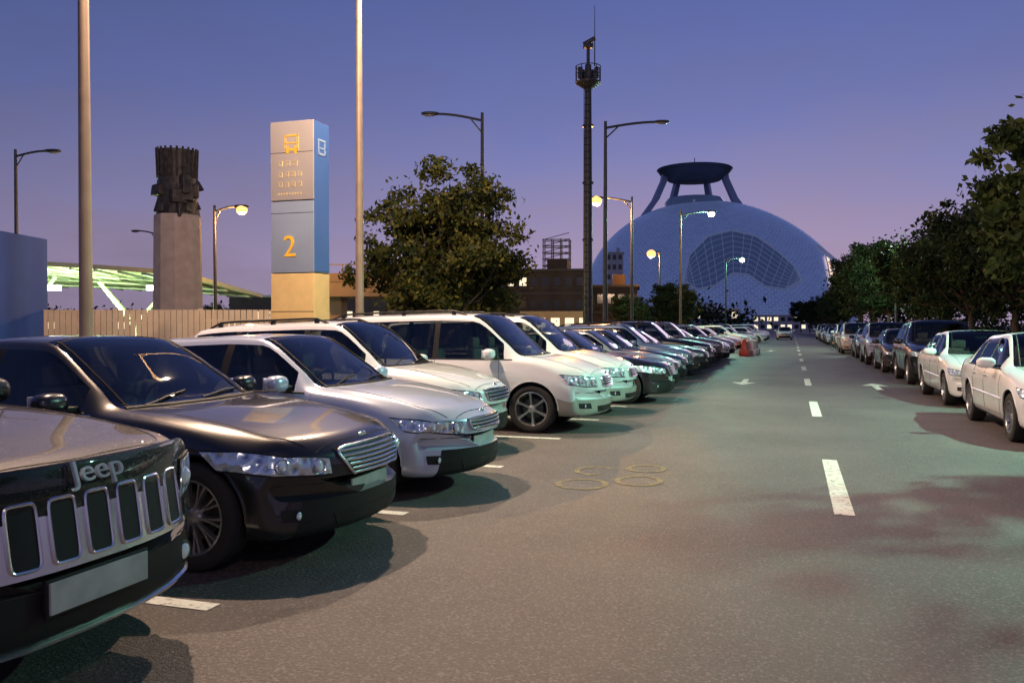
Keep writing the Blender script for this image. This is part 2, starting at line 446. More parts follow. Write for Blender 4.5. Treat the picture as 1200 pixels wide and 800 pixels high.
def build_trim(p, bvh, T):
    S = Surf(bvh, p); mb = MB(); h, w = S.h, S.w; hz, belt, zb, xc = p['hz'], p['belt'], p['zb'], p['xc']
    F = lambda q: S.front(q[1], q[2]); NR = lambda q: S.near(q)
    BK, CH, LP, PL, PT = SI['black'], SI['chrome'], SI['lamp'], SI['plate'], 0
    st = p['style']; m = zb+.32
    g0, g1, gw, gwt = p['g']
    if st == 'jeep':
        def FX(q):
            pt, no = S.front(q[1], (g0+g1)/2-.02); t = (q[2]-g0)/(g1-g0)
            return Vector((pt.x+.030-.045*t, q[1], q[2])), Vector((1, 0, 0))
        patch(mb, FX, [(0,-gw,g0),(0,gw,g0)], [(0,-gwt,g1),(0,gwt,g1)], .0, CH, n=40, m=6, skirt=.10)
        for i in range(7):
            c = (i-3)*.172
            patch(mb, FX, [(0,c-.056,g0+.032),(0,c+.056,g0+.032)], [(0,c-.058,g1-.032),(0,c+.058,g1-.032)], .004, BK, n=5, m=5, skirt=.004)
            pts = []
            for k in range(32):
                a = 2*math.pi*k/32; ca, sa = math.cos(a), math.sin(a)
                q, no = FX((0, c+.060*math.copysign(abs(ca)**.28, ca), (g0+g1)/2+((g1-g0)/2-.028)*math.copysign(abs(sa)**.28, sa)))
                pts.append(q+no*.004)
            mb.tube(pts, .008, CH, seg=6, closed=True)
        for sd in (-1, 1):
            patch(mb, NR, [(h-.03, sd*.66, g1-.20), (h-.14, sd*.82, g1-.19), (h-.34, sd*.94, g1-.14)], [(h-.07, sd*.66, g1+.0), (h-.2, sd*.82, g1+.015), (h-.46, sd*.94, g1+.02)], .008, BK)
            patch(mb, NR, [(h-.03, sd*.68, g1-.185), (h-.14, sd*.82, g1-.175), (h-.32, sd*.93, g1-.13)], [(h-.07, sd*.68, g1-.015), (h-.2, sd*.82, g1+.0), (h-.44, sd*.935, g1+.005)], .013, LP)
            mb.ell(S.near((h-.06, sd*.76, g1-.10))[0], (.035, .05, .05), SI['lens'])
            q = S.front(sd*.72, .43)[0]; mb.ell(q, (.012, .055, .055), BK); mb.ell(q+Vector((.004,0,0)), (.016, .04, .04), SI['lens'])
        sline(mb, F, [(0,-.86,.345),(0,-.5,.315),(0,0,.31),(0,.5,.315),(0,.86,.345)], .013, CH, n=30, off=.008)
        sline(mb, F, [(0,-.86,g0-.06),(0,0,g0-.075),(0,.86,g0-.06)], .0035, SI['rubber'], n=24)
        tm = textmesh("Jeep", .16, .007)
        qx = max(S.front(0, z_)[0].x for z_ in (.92, .95, .98)) + .016
        nn = Vector((1, 0, .30)).normalized(); ux = Vector((0, 1, 0)); uy = nn.cross(ux)
        if uy.z < 0: uy = -uy
        q = Vector((qx, 0, .962))
        mb.add([q+ux*v.co.x+uy*v.co.y*.8+nn*v.co.z for v in tm.vertices], [tuple(f.vertices) for f in tm.polygons], SI['lens'])
    else:
        patch(mb, F, [(0,-gw,g0),(0,0,g0-.012),(0,gw,g0)], [(0,-gwt,g1),(0,0,g1+.006),(0,gwt,g1)], .006, BK, n=20)
        ns = p.get('slats', 4)
        for i in range(ns):
            t = (i+.7)/(ns+.4); z = lerp(g0, g1, t); ww = lerp(gw, gwt, t)-.01
            sline(mb, F, [(0,-ww,z),(0,0,z),(0,ww,z)], p.get('slr', .008), CH, n=16, off=.012)
        loop = []
        for k in range(40):
            a = 2*math.pi*k/40; ca, sa = math.cos(a), math.sin(a); cs = math.copysign(abs(ca)**.35, ca); ss = math.copysign(abs(sa)**.35, sa)
            z = (g0+g1)/2+(g1-g0)/2*ss*1.03; ww = lerp(gw, gwt, (ss+1)/2)
            q, no = S.front(ww*cs*1.02, z); loop.append(q+no*.010)
        mb.tube(loop, .011, CH, seg=6, closed=True)
        q, no = S.front(0, g1+.045); mb.ell(q, (.008, .06, .028), CH)
        hl = p['hl']
        for sd in (-1, 1):
            b = [(h-.04, sd*hl[0]*w, hl[1]), (h-.16, sd*.80*w, hl[1]+.0), (h-hl[3]+.16, sd*.97*w, hl[1]+.06)]
            t = [(h-.08, sd*hl[0]*w, hl[2]-.03), (h-.26, sd*.80*w, hl[2]+.01), (h-hl[3], sd*.98*w, hl[2]+.035)]
            patch(mb, NR, b, t, .004, BK)
            sh = lambda a, c, f: [tuple(Vector(x).lerp(Vector(y), f)) for x, y in zip(a, c)]
            bb = sh(b, t, .09); tt = sh(t, b, .09)
            patch(mb, NR, bb, tt, .009, LP, n=18, m=8, skirt=.006)
            mid = sh(b, t, .5)
            for f_, j_, rr_ in ((.30, 0, .044), (.12, 1, .038)):
                q, no = S.near(Vector(mid[j_]).lerp(Vector(mid[j_+1]), f_)); c_ = q+no*.006
                mb.ell(c_, (.022, rr_, rr_), SI['lens'])
                a1 = no.orthogonal().normalized(); a2 = no.cross(a1)
                mb.tube([c_+no*.004+(a1*math.cos(t_)+a2*math.sin(t_))*(rr_+.006) for t_ in np.linspace(0, 2*math.pi, 18, endpoint=False)], .006, CH, seg=5, closed=True)
            fz = zb+.15
            patch(mb, F, [(0, sd*.60*w, fz-.04), (0, sd*.80*w, fz-.03)], [(0, sd*.62*w, fz+.04), (0, sd*.80*w, fz+.045)], .004, BK, n=8, m=5)
            mb.ell(S.front(sd*.71*w, fz)[0], (.012, .032, .028), SI['lens'])
        patch(mb, F, [(0,-.42,zb+.055),(0,.42,zb+.055)], [(0,-.46,zb+.14),(0,.46,zb+.14)], .004, BK)
        sline(mb, F, [(0,-.84*w,m+.03),(0,0,m+.0),(0,.84*w,m+.03)], .0035, BK, n=22)
    q, no = S.front(0, m-.02+p.get('plz', 0)); mb.box((q.x+.022, 0, q.z), (.014, .52, .125), PL, bev=.004)
    mb.box((q.x+.008, 0, q.z), (.022, .545, .15), BK, bev=.005)
    for sd in (-1, 1):
        sline(mb, lambda q: S.top(q[0], q[1]), [(xc+.02, sd*.72*w, 0), (h-.45, sd*.72*w, 0), (h-.22, sd*.62*w, 0)], .0035, BK, n=20)
    sline(mb, lambda q: S.top(q[0], q[1]), [(h-.17, -.60*w, 0), (h-.12, 0, 0), (h-.17, .60*w, 0)], .0035, BK, n=20)
    sline(mb, lambda q: S.top(q[0], q[1]), [(xc-.05, -.76*w, 0), (xc+.015, -.4*w, 0), (xc+.035, 0, 0), (xc+.015, .4*w, 0), (xc-.05, .76*w, 0)], .016, BK, n=20)
    for y0 in (-.62*w, .02):
        sline(mb, lambda q: S.top(q[0], q[1]), [(xc-.02, y0+.02, 0), (xc-.10, y0+.35, 0), (xc-.13, y0+.56, 0)], .007, BK, n=8, off=.012)
    for y_ in (1, -1):
        sline(mb, lambda q: S.top(q[0], q[1]), [(xc-.06, y_*.70*w, 0), (p['xwt']+.03, y_*p['wr']*w*.90, 0)], .010, BK, n=14)
    R = p['R']; g = p.get('gap', .045)
    for sd in (-1, 1):
        SD = lambda q, sd=sd: S.side(q[0], q[2], sd)
        for xw in p['wx']:
            pts = []
            for k in range(25):
                a = math.pi*(-.02+1.04*k/24); x = xw+(R+g)*math.cos(a); z = R+.01+(R+g)*math.sin(a)
                if z < zb+.04: continue
                q, no = S.side(x, z, sd); pts.append(q-Vector((0, sd*.004, 0)))
            mb.tube(pts, p.get('lip', .012), SI['black'] if p.get('lipblack') else 0, seg=6)
        for dx in p['doors']:
            sline(mb, SD, [(dx, 0, zb+.12), (dx+.02, 0, belt*.6), (dx, 0, belt-.01)], .0036, BK, n=12)
        sline(mb, SD, [(p['wx'][1]+R+.1, 0, zb+.11), (p['wx'][0]-R-.1, 0, zb+.11)], .0036, BK, n=14)
        for hx in p['hand']:
            mb.tube([S.side(hx, belt-.12, sd)[0], S.side(hx+.02, belt-.118, sd)[0]+Vector((0, sd*.03, 0)), S.side(hx+.17, belt-.115, sd)[0]+Vector((0, sd*.03, 0)), S.side(hx+.19, belt-.115, sd)[0]], .011, CH if p.get('chh') else 0, seg=6)
        xa, xb_ = p['xqb'], lerp(p['xwt'], xc, .78)
        sline(mb, NR, [(xa, sd*.940*w, belt), (0, sd*.940*w, belt), (xb_, sd*.940*w, belt)], .009, CH if p.get('chb', True) else BK, n=24, off=.003)
        if p.get('mould'):
            sline(mb, SD, [(p['wx'][1]+R+.08, 0, .56), (p['wx'][0]-R-.08, 0, .54)], .016, 0, n=16, off=.002)
        mx = xc-.36+p.get('mx', 0)
        mb.ell((mx, sd*(w+.10), belt+.085), (.085, .125, .078), 0, e=.75, seg=18, rings=11)
        mb.box((mx+.02, sd*(w-.01), belt+.045), (.07, .16, .035), BK, bev=.01)
        mb.box((mx-.076, sd*(w+.10), belt+.085), (.012, .19, .115), SI['lens'], bev=.004)
        patch(mb, NR, [(-h+.04, sd*.60*w, p['tz']-.30), (-h+.30, sd*.97*w, p['tz']-.30)], [(-h+.05, sd*.62*w, p['tz']-.10), (-h+.34, sd*.96*w, p['tz']-.08)], .008, SI['red'])
        if p.get('rails'):
            xs = np.linspace(p['xrr']+.15, p['xwt']-.15, 12); pts = []
            for i, x in enumerate(xs):
                q, no = S.top(x, sd*p['wr']*w*.90); up = .0 if i in (0, 11) else .055
                pts.append(q+Vector((0, 0, up)))
            mb.tube(pts, .015, SI[p['rails']], seg=6)
            for i in (1, 6, 10): mb.box(tuple(pts[i]-Vector((0, 0, .03))), (.06, .03, .06), BK)
    CB = SI['cabin']
    xs = p['xwt']-.12
    for x0 in [xs, xs-.95]+([xs-1.75] if p.get('row3') else []):
        for sd in (-1, 1):
            mb.box((x0, sd*.37, belt-.18), (.16, .50, .66), CB, bev=.05, taper=.85)
            mb.box((x0-.02, sd*.37, belt+.235), (.10, .27, .17), CB, bev=.04)
    mb.box((xc-.38, 0, belt-.10), (.50, w*1.75, .16), CB, bev=.05)
    st_c = Vector((xc-.70, .37, belt-.02)); pts = [st_c+Vector((.05*math.sin(a), .18*math.cos(a), .18*math.sin(a))) for a in np.linspace(0, 2*math.pi, 18, endpoint=False)]
    mb.tube(pts, .015, BK, closed=True)
    mb.box((p['xwt']+.12, 0, p['H']-.16), (.03, .22, .06), BK, bev=.01)
    return mb.mesh("trim", slots(), smooth=40)

def build_wheel(R, nsp, style):
    mb = MB(); r = R-.10
    mb.lathe([(r-.003,-.10),(r+.03,-.112),(R-.03,-.112),(R-.008,-.097),(R,-.06),(R,.06),(R-.008,.097),(R-.03,.112),(r+.03,.112),(r-.003,.10)], 40, 0, axis='y')
    for gx in (-.045, 0, .045): mb.lathe([(R+.0005, gx-.004), (R+.0012, gx), (R+.0005, gx+.004)], 40, 3, axis='y')
    mb.lathe([(r-.001,.104),(r-.012,.106),(r-.022,.09),(r-.03,.03),(r-.035,-.09)], 40, 1, axis='y')
    mb.lathe([(0.001,.0),(.15,.0),(.15,-.02)], 28, 2, axis='y')
    mb.lathe([(r-.03,-.06),(.001,-.06)], 28, 3, axis='y')
    mb.lathe([(.001,.088),(.03,.086),(.055,.074),(.07,.05),(.07,.0)], 20, 1, axis='y')
    for i in range(nsp):
        a0 = 2*math.pi*i/nsp
        for da in ((-.11, .11) if style == 'twin' else (0,)):
            wi, wo = (.024, .030) if style == 'twin' else (.042, .055)
            if nsp >= 9: wi, wo = .018, .024
            ds = da; vs = []
            for (rr, ww, yo, yi) in ((.045, wi, .078, .045), (r*.55, wi*.9, .082, .05), (r-.010, wo, .098, .06)):
                aa = a0+ds*(rr/r)
                rx, rz = math.cos(aa), math.sin(aa); tx, tz = -rz, rx
                for (s_, y_) in ((-1, yi), (1, yi), (.7, yo), (-.7, yo)):
                    vs.append((rx*rr+tx*ww/2*s_, y_, rz*rr+tz*ww/2*s_))
            fs = []
            for k in range(2):
                for q in range(4):
                    q2 = (q+1) % 4; fs.append((k*4+q, k*4+q2, (k+1)*4+q2, (k+1)*4+q))
            mb.add(vs, fs, 1)
    return mb.mesh("wheel", [M['rubber'], M['alloy'], M['alloy_dk'], M['black']], smooth=35, recalc=False)

TYPES = {
 'jeep': dict(style='jeep', L=4.82, W=1.94, H=1.74, zb=.29, tz=1.12, belt=1.08, hz=1.02, cz=1.14, xrb=-2.22, xqb=-2.05, xrr=-1.95, xwt=.20, xc=.92,
      wr=.72, k=.03, pil=[(-1.15,.02),(-.22,.0)], wx=(1.50,-1.42), R=.385, up=.055, n3=.84, n4=.70, g=(.60,.905,.635,.645), fw=.15, rw=.12,
      doors=[-1.0,-.2,.86], hand=[-1.02,-.12], rails='chrome', lipblack=False, lip=.022, plz=-.09, wh=('five',5), lower='black'),
 'lux': dict(style='lux', L=4.98, W=1.89, H=1.48, zb=.20, tz=1.06, belt=.955, hz=.825, cz=1.00, xrb=-1.86, xqb=-1.52, xrr=-1.08, xwt=.20, xc=1.02,
      wr=.655, k=.055, pil=[(-.98,.14),(-.14,.0)], wx=(1.63,-1.30), R=.345, g=(.56,.745,.30,.43), slats=6, slr=.009, hl=(.54,.585,.745,.80), plz=-.04,
      doors=[-.92,-.14,.92], hand=[-.94,-.10], chh=True, wh=('twin',10)),
 'sedan': dict(style='sedan', L=4.70, W=1.79, H=1.47, zb=.20, tz=1.04, belt=.94, hz=.80, cz=.99, xrb=-1.80, xqb=-1.42, xrr=-1.02, xwt=.22, xc=1.0,
      wr=.66, k=.06, pil=[(-.92,.12),(-.10,.0)], wx=(1.44,-1.28), R=.325, g=(.60,.70,.34,.38), slats=3, slr=.007, hl=(.52,.565,.72,.66), plz=-.03,
      doors=[-.88,-.10,.90], hand=[-.90,-.06], mould=True, fw=.34, wh=('five',10), chb=False),
 'wagon': dict(style='suv', L=4.60, W=1.83, H=1.62, zb=.23, tz=1.05, belt=.99, hz=.87, cz=1.06, xrb=-2.10, xqb=-1.92, xrr=-1.78, xwt=.30, xc=1.08,
      wr=.69, k=.04, pil=[(-1.15,.04),(-.08,.0)], wx=(1.42,-1.28), R=.345, g=(.64,.775,.36,.42), slats=3, slr=.009, hl=(.56,.63,.80,.62),
      doors=[-1.0,-.08,.92], hand=[-1.02,-.04], rails='black', mould=True, wh=('five',5), lower='clad', chb=False),
 'van': dict(style='van', L=4.93, W=1.92, H=1.76, zb=.24, tz=1.10, belt=1.06, hz=.93, cz=1.12, xrb=-2.30, xqb=-2.15, xrr=-2.05, xwt=.55, xc=1.38,
      wr=.74, k=.03, pil=[(-1.20,.03),(-.02,.0)], wx=(1.50,-1.41), R=.35, g=(.66,.80,.32,.36), slats=4, slr=.008, hl=(.52,.66,.84,.55),
      doors=[-1.05,-.02,1.0], hand=[-.30,.04], rails='black', mould=True, row3=True, wh=('five',6), lower='clad', lower2='clad', mx=-.12, chb=False),
 'suv': dict(style='suv', L=4.68, W=1.89, H=1.72, zb=.27, tz=1.09, belt=1.05, hz=.98, cz=1.13, xrb=-2.14, xqb=-1.98, xrr=-1.86, xwt=.22, xc=.96,
      wr=.71, k=.035, pil=[(-1.18,.04),(-.15,.0)], wx=(1.42,-1.28), R=.37, up=.05, g=(.70,.87,.38,.44), slats=3, slr=.014, hl=(.56,.72,.89,.56),
      doors=[-1.0,-.15,.84], hand=[-1.02,-.10], rails='black', mould=False, wh=('five',5), lower='black', lipblack=True, lip=.02),
}
BUILT = {}
for k, p in TYPES.items():
    me, bvh, T = build_body(p)
    BUILT[k] = dict(body=me, trim=build_trim(p, bvh, T), wheel=build_wheel(p['R'], p['wh'][1], p['wh'][0]), p=p)
PN = {'jeep':'suv_car','lux':'sedan_car','sedan':'sedan_car','wagon':'wagon_car','van':'minivan','suv':'suv_car'}
PAINTS = dict(
 blackwet=paint("paint_black_wet", (.003,.003,.004), rough=.5, drops=True, dust=.0), black=paint("paint_black", (.004,.004,.006), .0, .3, dust=.06),
 silver=paint("paint_pale_silver", (.54,.61,.76), .25, .3), white=paint("paint_white", (.74,.76,.79)), offwhite=paint("paint_pearl_white", (.70,.72,.74)),
 navy=paint("paint_navy", (.02,.03,.07), .4), grey=paint("paint_grey", (.16,.165,.18), .5, .3), dkgrey=paint("paint_dark_grey", (.05,.052,.06), .4),
 blue=paint("paint_steel_blue", (.14,.20,.33), .4), silver2=paint("paint_silver", (.42,.43,.45), .6, .3))
def car(kind, x, y, rz, col):
    b = BUILT[kind]; p = b['p']; e = empty(PN[kind], (x, y, 0), rz)
    for nm in ('body', 'trim'):
        o = obj(nm, b[nm], e)
        o.material_slots[0].link = 'OBJECT'; o.material_slots[0].material = PAINTS[col]
    i = 0
    for xw in p['wx']:
        for sd in (-1, 1):
            i += 1
            obj(f"wheel_{i}", b['wheel'], e, (xw, sd*(p['W']/2-.135), p['R']), (0, random.uniform(0, 1), 0 if sd > 0 else math.pi))
    return e
def row_car(kind, xf, y, col, dr=0.0):
    return car(kind, xf-BUILT[kind]['p']['L']/2, y, rad(dr), col)
row_car('jeep', -2.72, 2.80, 'blackwet')
row_car('lux', -2.74, 5.34, 'black', .5)
row_car('sedan', -2.72, 7.68, 'silver', -.5)
row_car('wagon', -3.45, 10.15, 'white')
row_car('van', -2.62, 12.72, 'white', .4)
row_car('van', -2.66, 15.2, 'offwhite', -.4)
seq = [('lux','black',-2.3),('sedan','silver2',-2.5),('sedan','navy',-2.6),('wagon','blue',-2.7),('lux','dkgrey',-2.5),('suv','black',-2.6),
       ('sedan','silver',-2.7),('suv','grey',-2.6),('sedan','white',-2.5),('lux','navy',-2.7),('wagon','silver2',-2.6)]
for i, (k, c, xf) in enumerate(seq): row_car(k, xf, 17.7+2.47*i, c, random.uniform(-.8, .8))
def side_car(kind, yf, col, xs=2.76, dr=0.0):
    p = BUILT[kind]['p']; return car(kind, xs+p['W']/2, yf+p['L']/2, rad(-90+dr), col)
side_car('sedan', 12.1, 'white'); side_car('sedan', 17.7, 'offwhite', 2.80, .5); side_car('suv', 24.0, 'black', 2.9)
side_car('sedan', 30.2, 'dkgrey', 2.85); side_car('suv', 36.3, 'silver', 2.8); side_car('sedan', 43.5, 'navy', 2.9); side_car('van', 50.5, 'white', 2.6)
yy = 57.0
for k, c in [('sedan','silver2'),('suv','white'),('sedan','black'),('sedan','silver'),('wagon','dkgrey'),('sedan','white'),('suv','grey'),('sedan','silver'),('van','offwhite')]:
    side_car(k, yy, c, 2.8+random.uniform(-.1,.2)); yy += 6.3
for (k, x, y, r, c) in [('sedan',-5.2,52.5,0,'white'),('sedan',-5.6,58,0,'silver'),('wagon',-5.2,63,0,'white'),('sedan',-4.9,69,0,'silver2'),('suv',-5.4,75,0,'dkgrey'),
        ('sedan',-4.5,82,0,'white'),('sedan',-4.5,90,0,'silver'),('van',-4.8,98,0,'white'),('sedan',-.8,104,-90,'white'),
        ('sedan',14.5,22.5,90,'dkgrey'),('suv',14.5,28.5,90,'grey'),('sedan',14.5,35,90,'silver2'),('sedan',14.5,42,90,'navy'),('suv',14.5,49,90,'black')]:
    car(k, x, y, rad(r), c)

# ------------------------------------------------------------------ ground
g = MB(); g.quad(-1500,-300,1500,2500,-.012,0); obj("ground", g.mesh("ground", [M['dirt']], smooth=0))
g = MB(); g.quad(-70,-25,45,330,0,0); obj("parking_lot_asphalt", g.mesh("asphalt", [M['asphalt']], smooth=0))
mk = MB()
for k in range(-1, 17):
    y = 3.95+2.47*k-.02; mk.quad(-8.0, y-.06, -3.02, y+.06, .004, 0)
for k in range(0, 22):
    y = -.55+8.02*k; mk.quad(.34, y, .50, y+3.05, .004, 0)
def arrow(cx, cy, s):
    P = [(-.07,-1.2),(.07,-1.2),(.07,.3),(.30,.3),(0,1.3),(-.30,.3),(-.07,.3)]
    mk.add([(cx+a*1.1, cy+b*s, .004) for a, b in P], [tuple(range(7))], 0)
arrow(-1.25, 24.6, -1.0); arrow(2.05, 23.6, 1.0); arrow(-1.25, 56, -1.0)
obj("road_markings", mk.mesh("road_markings", [M['white_mark']], smooth=0, recalc=False))
ym = MB()
def ringm(cx, cy, rx, ry, t, a0=0, a1=360):
    n = 24; vs = []
    for i in range(n+1):
        a = rad(lerp(a0, a1, i/n)); vs += [(cx+rx*math.cos(a), cy+ry*math.sin(a), .004), (cx+(rx-t)*math.cos(a), cy+(ry-t)*math.sin(a), .004)]
    ym.add(vs, [(2*i, 2*i+2, 2*i+3, 2*i+1) for i in range(n)], 0)
ringm(-1.95, 8.15, .26, .30, .06); ringm(-1.45, 8.5, .24, .3, .06); ringm(-2.0, 8.95, .22, .28, .06, 30, 300); ringm(-1.5, 9.25, .22, .25, .06)
obj("worn_yellow_lettering", ym.mesh("y", [M['yellow_mark']], smooth=0))
v = MB(); v.box((-10.5, 140, .055), (3.9, 330, .13), 0); v.box((-8.47, 140, .06), (.15, 330, .14), 1)
obj("pavement", v.mesh("pavement", [M['paver'], M['kerb']], smooth=0))
v = MB(); v.box((7.3, 140, .05), (3.6, 330, .12), 0); v.box((5.42, 140, .06), (.15, 330, .14), 1); v.box((9.18, 140, .06), (.15, 330, .14), 1)
obj("grass_verge", v.mesh("verge", [M['grass'], M['kerb']], smooth=0))

# ------------------------------------------------------------------ street furniture
def lampmat(name, col, s): return pmat(name, (.8,.8,.8), .4, emit=col, estr=s)
SOD = (1.0, .44, .10); MER = (.42, 1.0, .70)
EM = dict(sod=lampmat("sodium_lamp_glass", (1.0,.40,.07), 2.3), mer=lampmat("mercury_lamp_glass", (.70,1,.80), 3), off=pmat("lamp_glass_off", (.25,.27,.28), .2), white=lampmat("white_tube_light", (.85,1,.9), 8))
def street_lamp(x, y, H, arm, adir, kind='off', power=0, col=SOD, r0=.11, mat='pole_dk', above=.35, z0=0.0, headlen=.75, gl=.07, cone=0, tilt=0):
    e = empty("street_lamp", (x, y, z0), rad(adir)); mb = MB()
    mb.lathe([(r0*2.2,0),(r0*2.2,.04),(r0*1.5,.06),(r0*1.35,.5),(r0*1.15,.55)], 14, 0)
    mb.tube([(0,0,0),(0,0,H*.5),(0,0,H)], [r0*1.1, r0*.85, r0*.6], 0, seg=12)
    za = H-above
    pts = [(t*arm, 0, za+.28*math.sin(t*math.pi*.5)) for t in np.linspace(0, 1, 9)]
    mb.tube(pts, [r0*.5]*9, 0, seg=8)
    mb.tube([(0,0,za-.55),(arm*.25,0,za+.06)], r0*.3, 0, seg=6)
    mb.ell((arm+headlen*.4, 0, za+.29), (headlen*.55, .17, .085), 0, e=.8)
    mb.ell((arm+headlen*.45, 0, za+.225-max(0, gl-.07)*.6), (max(headlen*.36, gl*1.15), max(.13, gl), gl), 1)
    obj("post_and_head", mb.mesh("street_lamp", [M[mat], EM[kind]], smooth=40), e)
    if power and cone:
        l = bpy.data.lights.new("bulb", 'SPOT'); l.energy = power; l.color = col; l.shadow_soft_size = .08; l.spot_size = rad(cone); l.spot_blend = .8
        o = bpy.data.objects.new("bulb", l); COL.objects.link(o); o.location = (arm+headlen*.45, 0, za-.05); o.rotation_euler = (0, -rad(tilt), 0); o.parent = e
    elif power: plight("bulb", e, (arm+headlen*.45, 0, za-.05-gl*1.5), power, col)
    return e
street_lamp(-8.75, 8.85, 9.6, 1.1, 0, 'sod', 5000, (1.0,.68,.46), r0=.085, mat='pole', z0=.12)
street_lamp(-8.55, 15.9, 10.2, 1.1, 0, 'sod', 4000, (1.0,.70,.46), r0=.085, mat='pole', z0=.12)
street_lamp(-13.1, 35.7, 11.0, 2.0, 200, r0=.11)
street_lamp(-9.3, 44, 12.1, 2.6, 15, r0=.13, z0=.12)
street_lamp(-10.0, 55.7, 9.9, 2.0, 198, 'sod', 5500, SOD, z0=.12, gl=.32)
street_lamp(-13.8, 94, 9.8, .6, 200, 'sod', 3500, SOD, r0=.13, gl=.44)
street_lamp(-7.7, 62.7, 9.9, 1.9, 20, 'mer', 3000, MER, z0=0, gl=.22)
street_lamp(-7.6, 106, 9.8, 1.6, 20, 'mer', 1500, MER, gl=.30)
street_lamp(-28.9, 37.9, 7.9, 1.1, 18, 'sod', 2500, SOD, gl=.26)
street_lamp(-36.2, 32.3, 10.2, 1.5, 20)
street_lamp(-50, 58, 9.5, 1.5, 190)
street_lamp(6.6, 62, 6.4, .7, 190, 'mer', 1600, (.7,1,.72), z0=.12, gl=.28)
street_lamp(9.0, 15.2, 7.7, .7, 180, 'mer', 7600, MER, z0=.12, cone=128, tilt=24)
street_lamp(7.0, -6.0, 9.0, 1.5, 150, 'sod', 800, (1.0,.74,.60), z0=.12)  # unseen lamp behind the camera, added to light the foreground

e = empty("communications_mast", (-10.3, 44.3, .12)); mb = MB()
mb.box((0,0,.8),(1.0,.8,1.6),0,bev=.04)
mb.tube([(0,0,0),(0,0,8),(0,0,15.2)], [.27,.23,.17], 0, seg=14)
for z in (3,6,9,12): mb.lathe([(.30,z-.05),(.30,z+.05)],14,0,caps=True)
mb.lathe([(.17,13.9),(.62,14.2),(.66,14.25),(.66,14.3),(.2,14.3)],18,0)
for z in (14.7,15.1): mb.tube([(.66*math.cos(a),.66*math.sin(a),z) for a in np.linspace(0,2*math.pi,18,endpoint=False)], .025, 0, closed=True)
for a in np.linspace(0,2*math.pi,10,endpoint=False): mb.tube([(.66*math.cos(a),.66*math.sin(a),14.25),(.66*math.cos(a),.66*math.sin(a),15.1)], .025, 0)
for a in np.linspace(0,2*math.pi,5,endpoint=False): mb.box((.45*math.cos(a),.45*math.sin(a),14.75),(.22,.16,.6),0,rz=a,bev=.02)
mb.tube([(0,0,15),(0,0,16.3)], .09, 0); mb.box((0,0,16.2),(.5,.3,.25),0,rz=.4,bev=.04); mb.tube([(-.25,0,16.3),(.35,.1,16.6)], .12, 0, seg=10)
mb.tube([(.35,0,15.1),(.35,0,18.3)], [.035,.012], 0)
for z in np.arange(1.5,14,.35): mb.tube([(-.15,-.34,z),(.15,-.34,z)], .015, 0, seg=4)
for x in (-.15,.15): mb.tube([(x,-.34,1.2),(x,-.30,14)], .018, 0, seg=4)
obj("mast", mb.mesh("mast", [M['pole_dk']], smooth=40), e)

# bus stop sign pylon
M['sgn'] = pmat("sign_panel_greybeige", (.40,.37,.36), .35, .1, coat=.5, var=.06, vscale=1)
M['sgn2'] = pmat("sign_panel_blue", (.27,.34,.46), .35, .1, coat=.5, var=.08, vscale=1)
M['sgn3'] = pmat("sign_side_blue", (.06,.15,.42), .35, .1, coat=.5, var=.08, vscale=1)
M['sgnb'] = pmat("sign_base_beige", (.66,.48,.21), .5, var=.06)
M['yel'] = pmat("yellow_lettering", (.80,.45,.03), .4, emit=(1,.5,.04), estr=.12)
M['pale'] = pmat("pale_lettering", (.58,.47,.24), .4)
M['paleb'] = pmat("pale_blue_lettering", (.30,.42,.62), .4)
e = empty("bus_stop_sign_pylon", (-10.4, 16.6, .12)); mb = MB()
W_, D_ = 1.08, .66
mb.box((0,0,1.29),(W_,D_,2.58),2,bev=.015); mb.box((0,0,3.38),(W_-.006,D_-.006,1.56),1,bev=.012); mb.box((0,0,5.04),(W_,D_,1.72),0,bev=.015)
mb.box((0,0,2.59),(W_-.04,D_-.04,.012),4); mb.box((0,0,4.17),(W_-.04,D_-.04,.012),4)
mb.box((W_/2+.004,0,4.26),(.012,D_-.05,3.26),6)
for z in (.9,1.75): mb.box((0,-D_/2-.003,z),(W_-.02,.008,.012),4)
for z in (4.72,3.4): mb.box((0,-D_/2-.003,z+.5),(W_-.02,.006,.008),4)
fy = -D_/2-.006
def bar(x, z, a, b, mi=3, y=fy): mb.box((x, y, z), (a, .012, b), mi)
bar(0,5.58,.34,.035); bar(-.155,5.43,.035,.32); bar(.155,5.43,.035,.32); bar(0,5.28,.34,.045); bar(0,5.42,.34,.025); bar(-.10,5.225,.06,.06); bar(.10,5.225,.06,.06); bar(-.09,5.34,.05,.035); bar(.09,5.34,.05,.035)
for (zc,n_,s_) in ((4.98,3,.15),(4.74,4,.13),(4.52,4,.13)):
    for i in range(n_):
        x = -.30+i*s_*1.25+.02
        bar(x,zc+.05,s_*.7,.016,5); bar(x+s_*.3,zc,.016,s_*.8,5); bar(x-.02,zc-.04,s_*.6,.016,5); bar(x-s_*.2,zc+.01,.014,s_*.4,5)
for i in range(9): bar(-.33+i*.07,4.32,.03,.04,5)
for (y_, z_, a, b) in ((0,5.5,.30,.04),(-.13,5.34,.035,.32),(.13,5.34,.035,.32),(0,5.2,.30,.05),(0,5.33,.3,.03)):
    mb.box((W_/2+.014, y_, z_), (.012, a, b), 7)
obj("pylon_body", mb.mesh("pylon", [M['sgn'],M['sgn2'],M['sgnb'],M['yel'],M['black'],M['pale'],M['sgn3'],M['paleb']], smooth=30), e)
tm = textmesh("2", .66, .008); tm.materials.append(M['yel']); obj("numeral", tm, e, (-.06, fy-.004, 3.15), (rad(90),0,0))

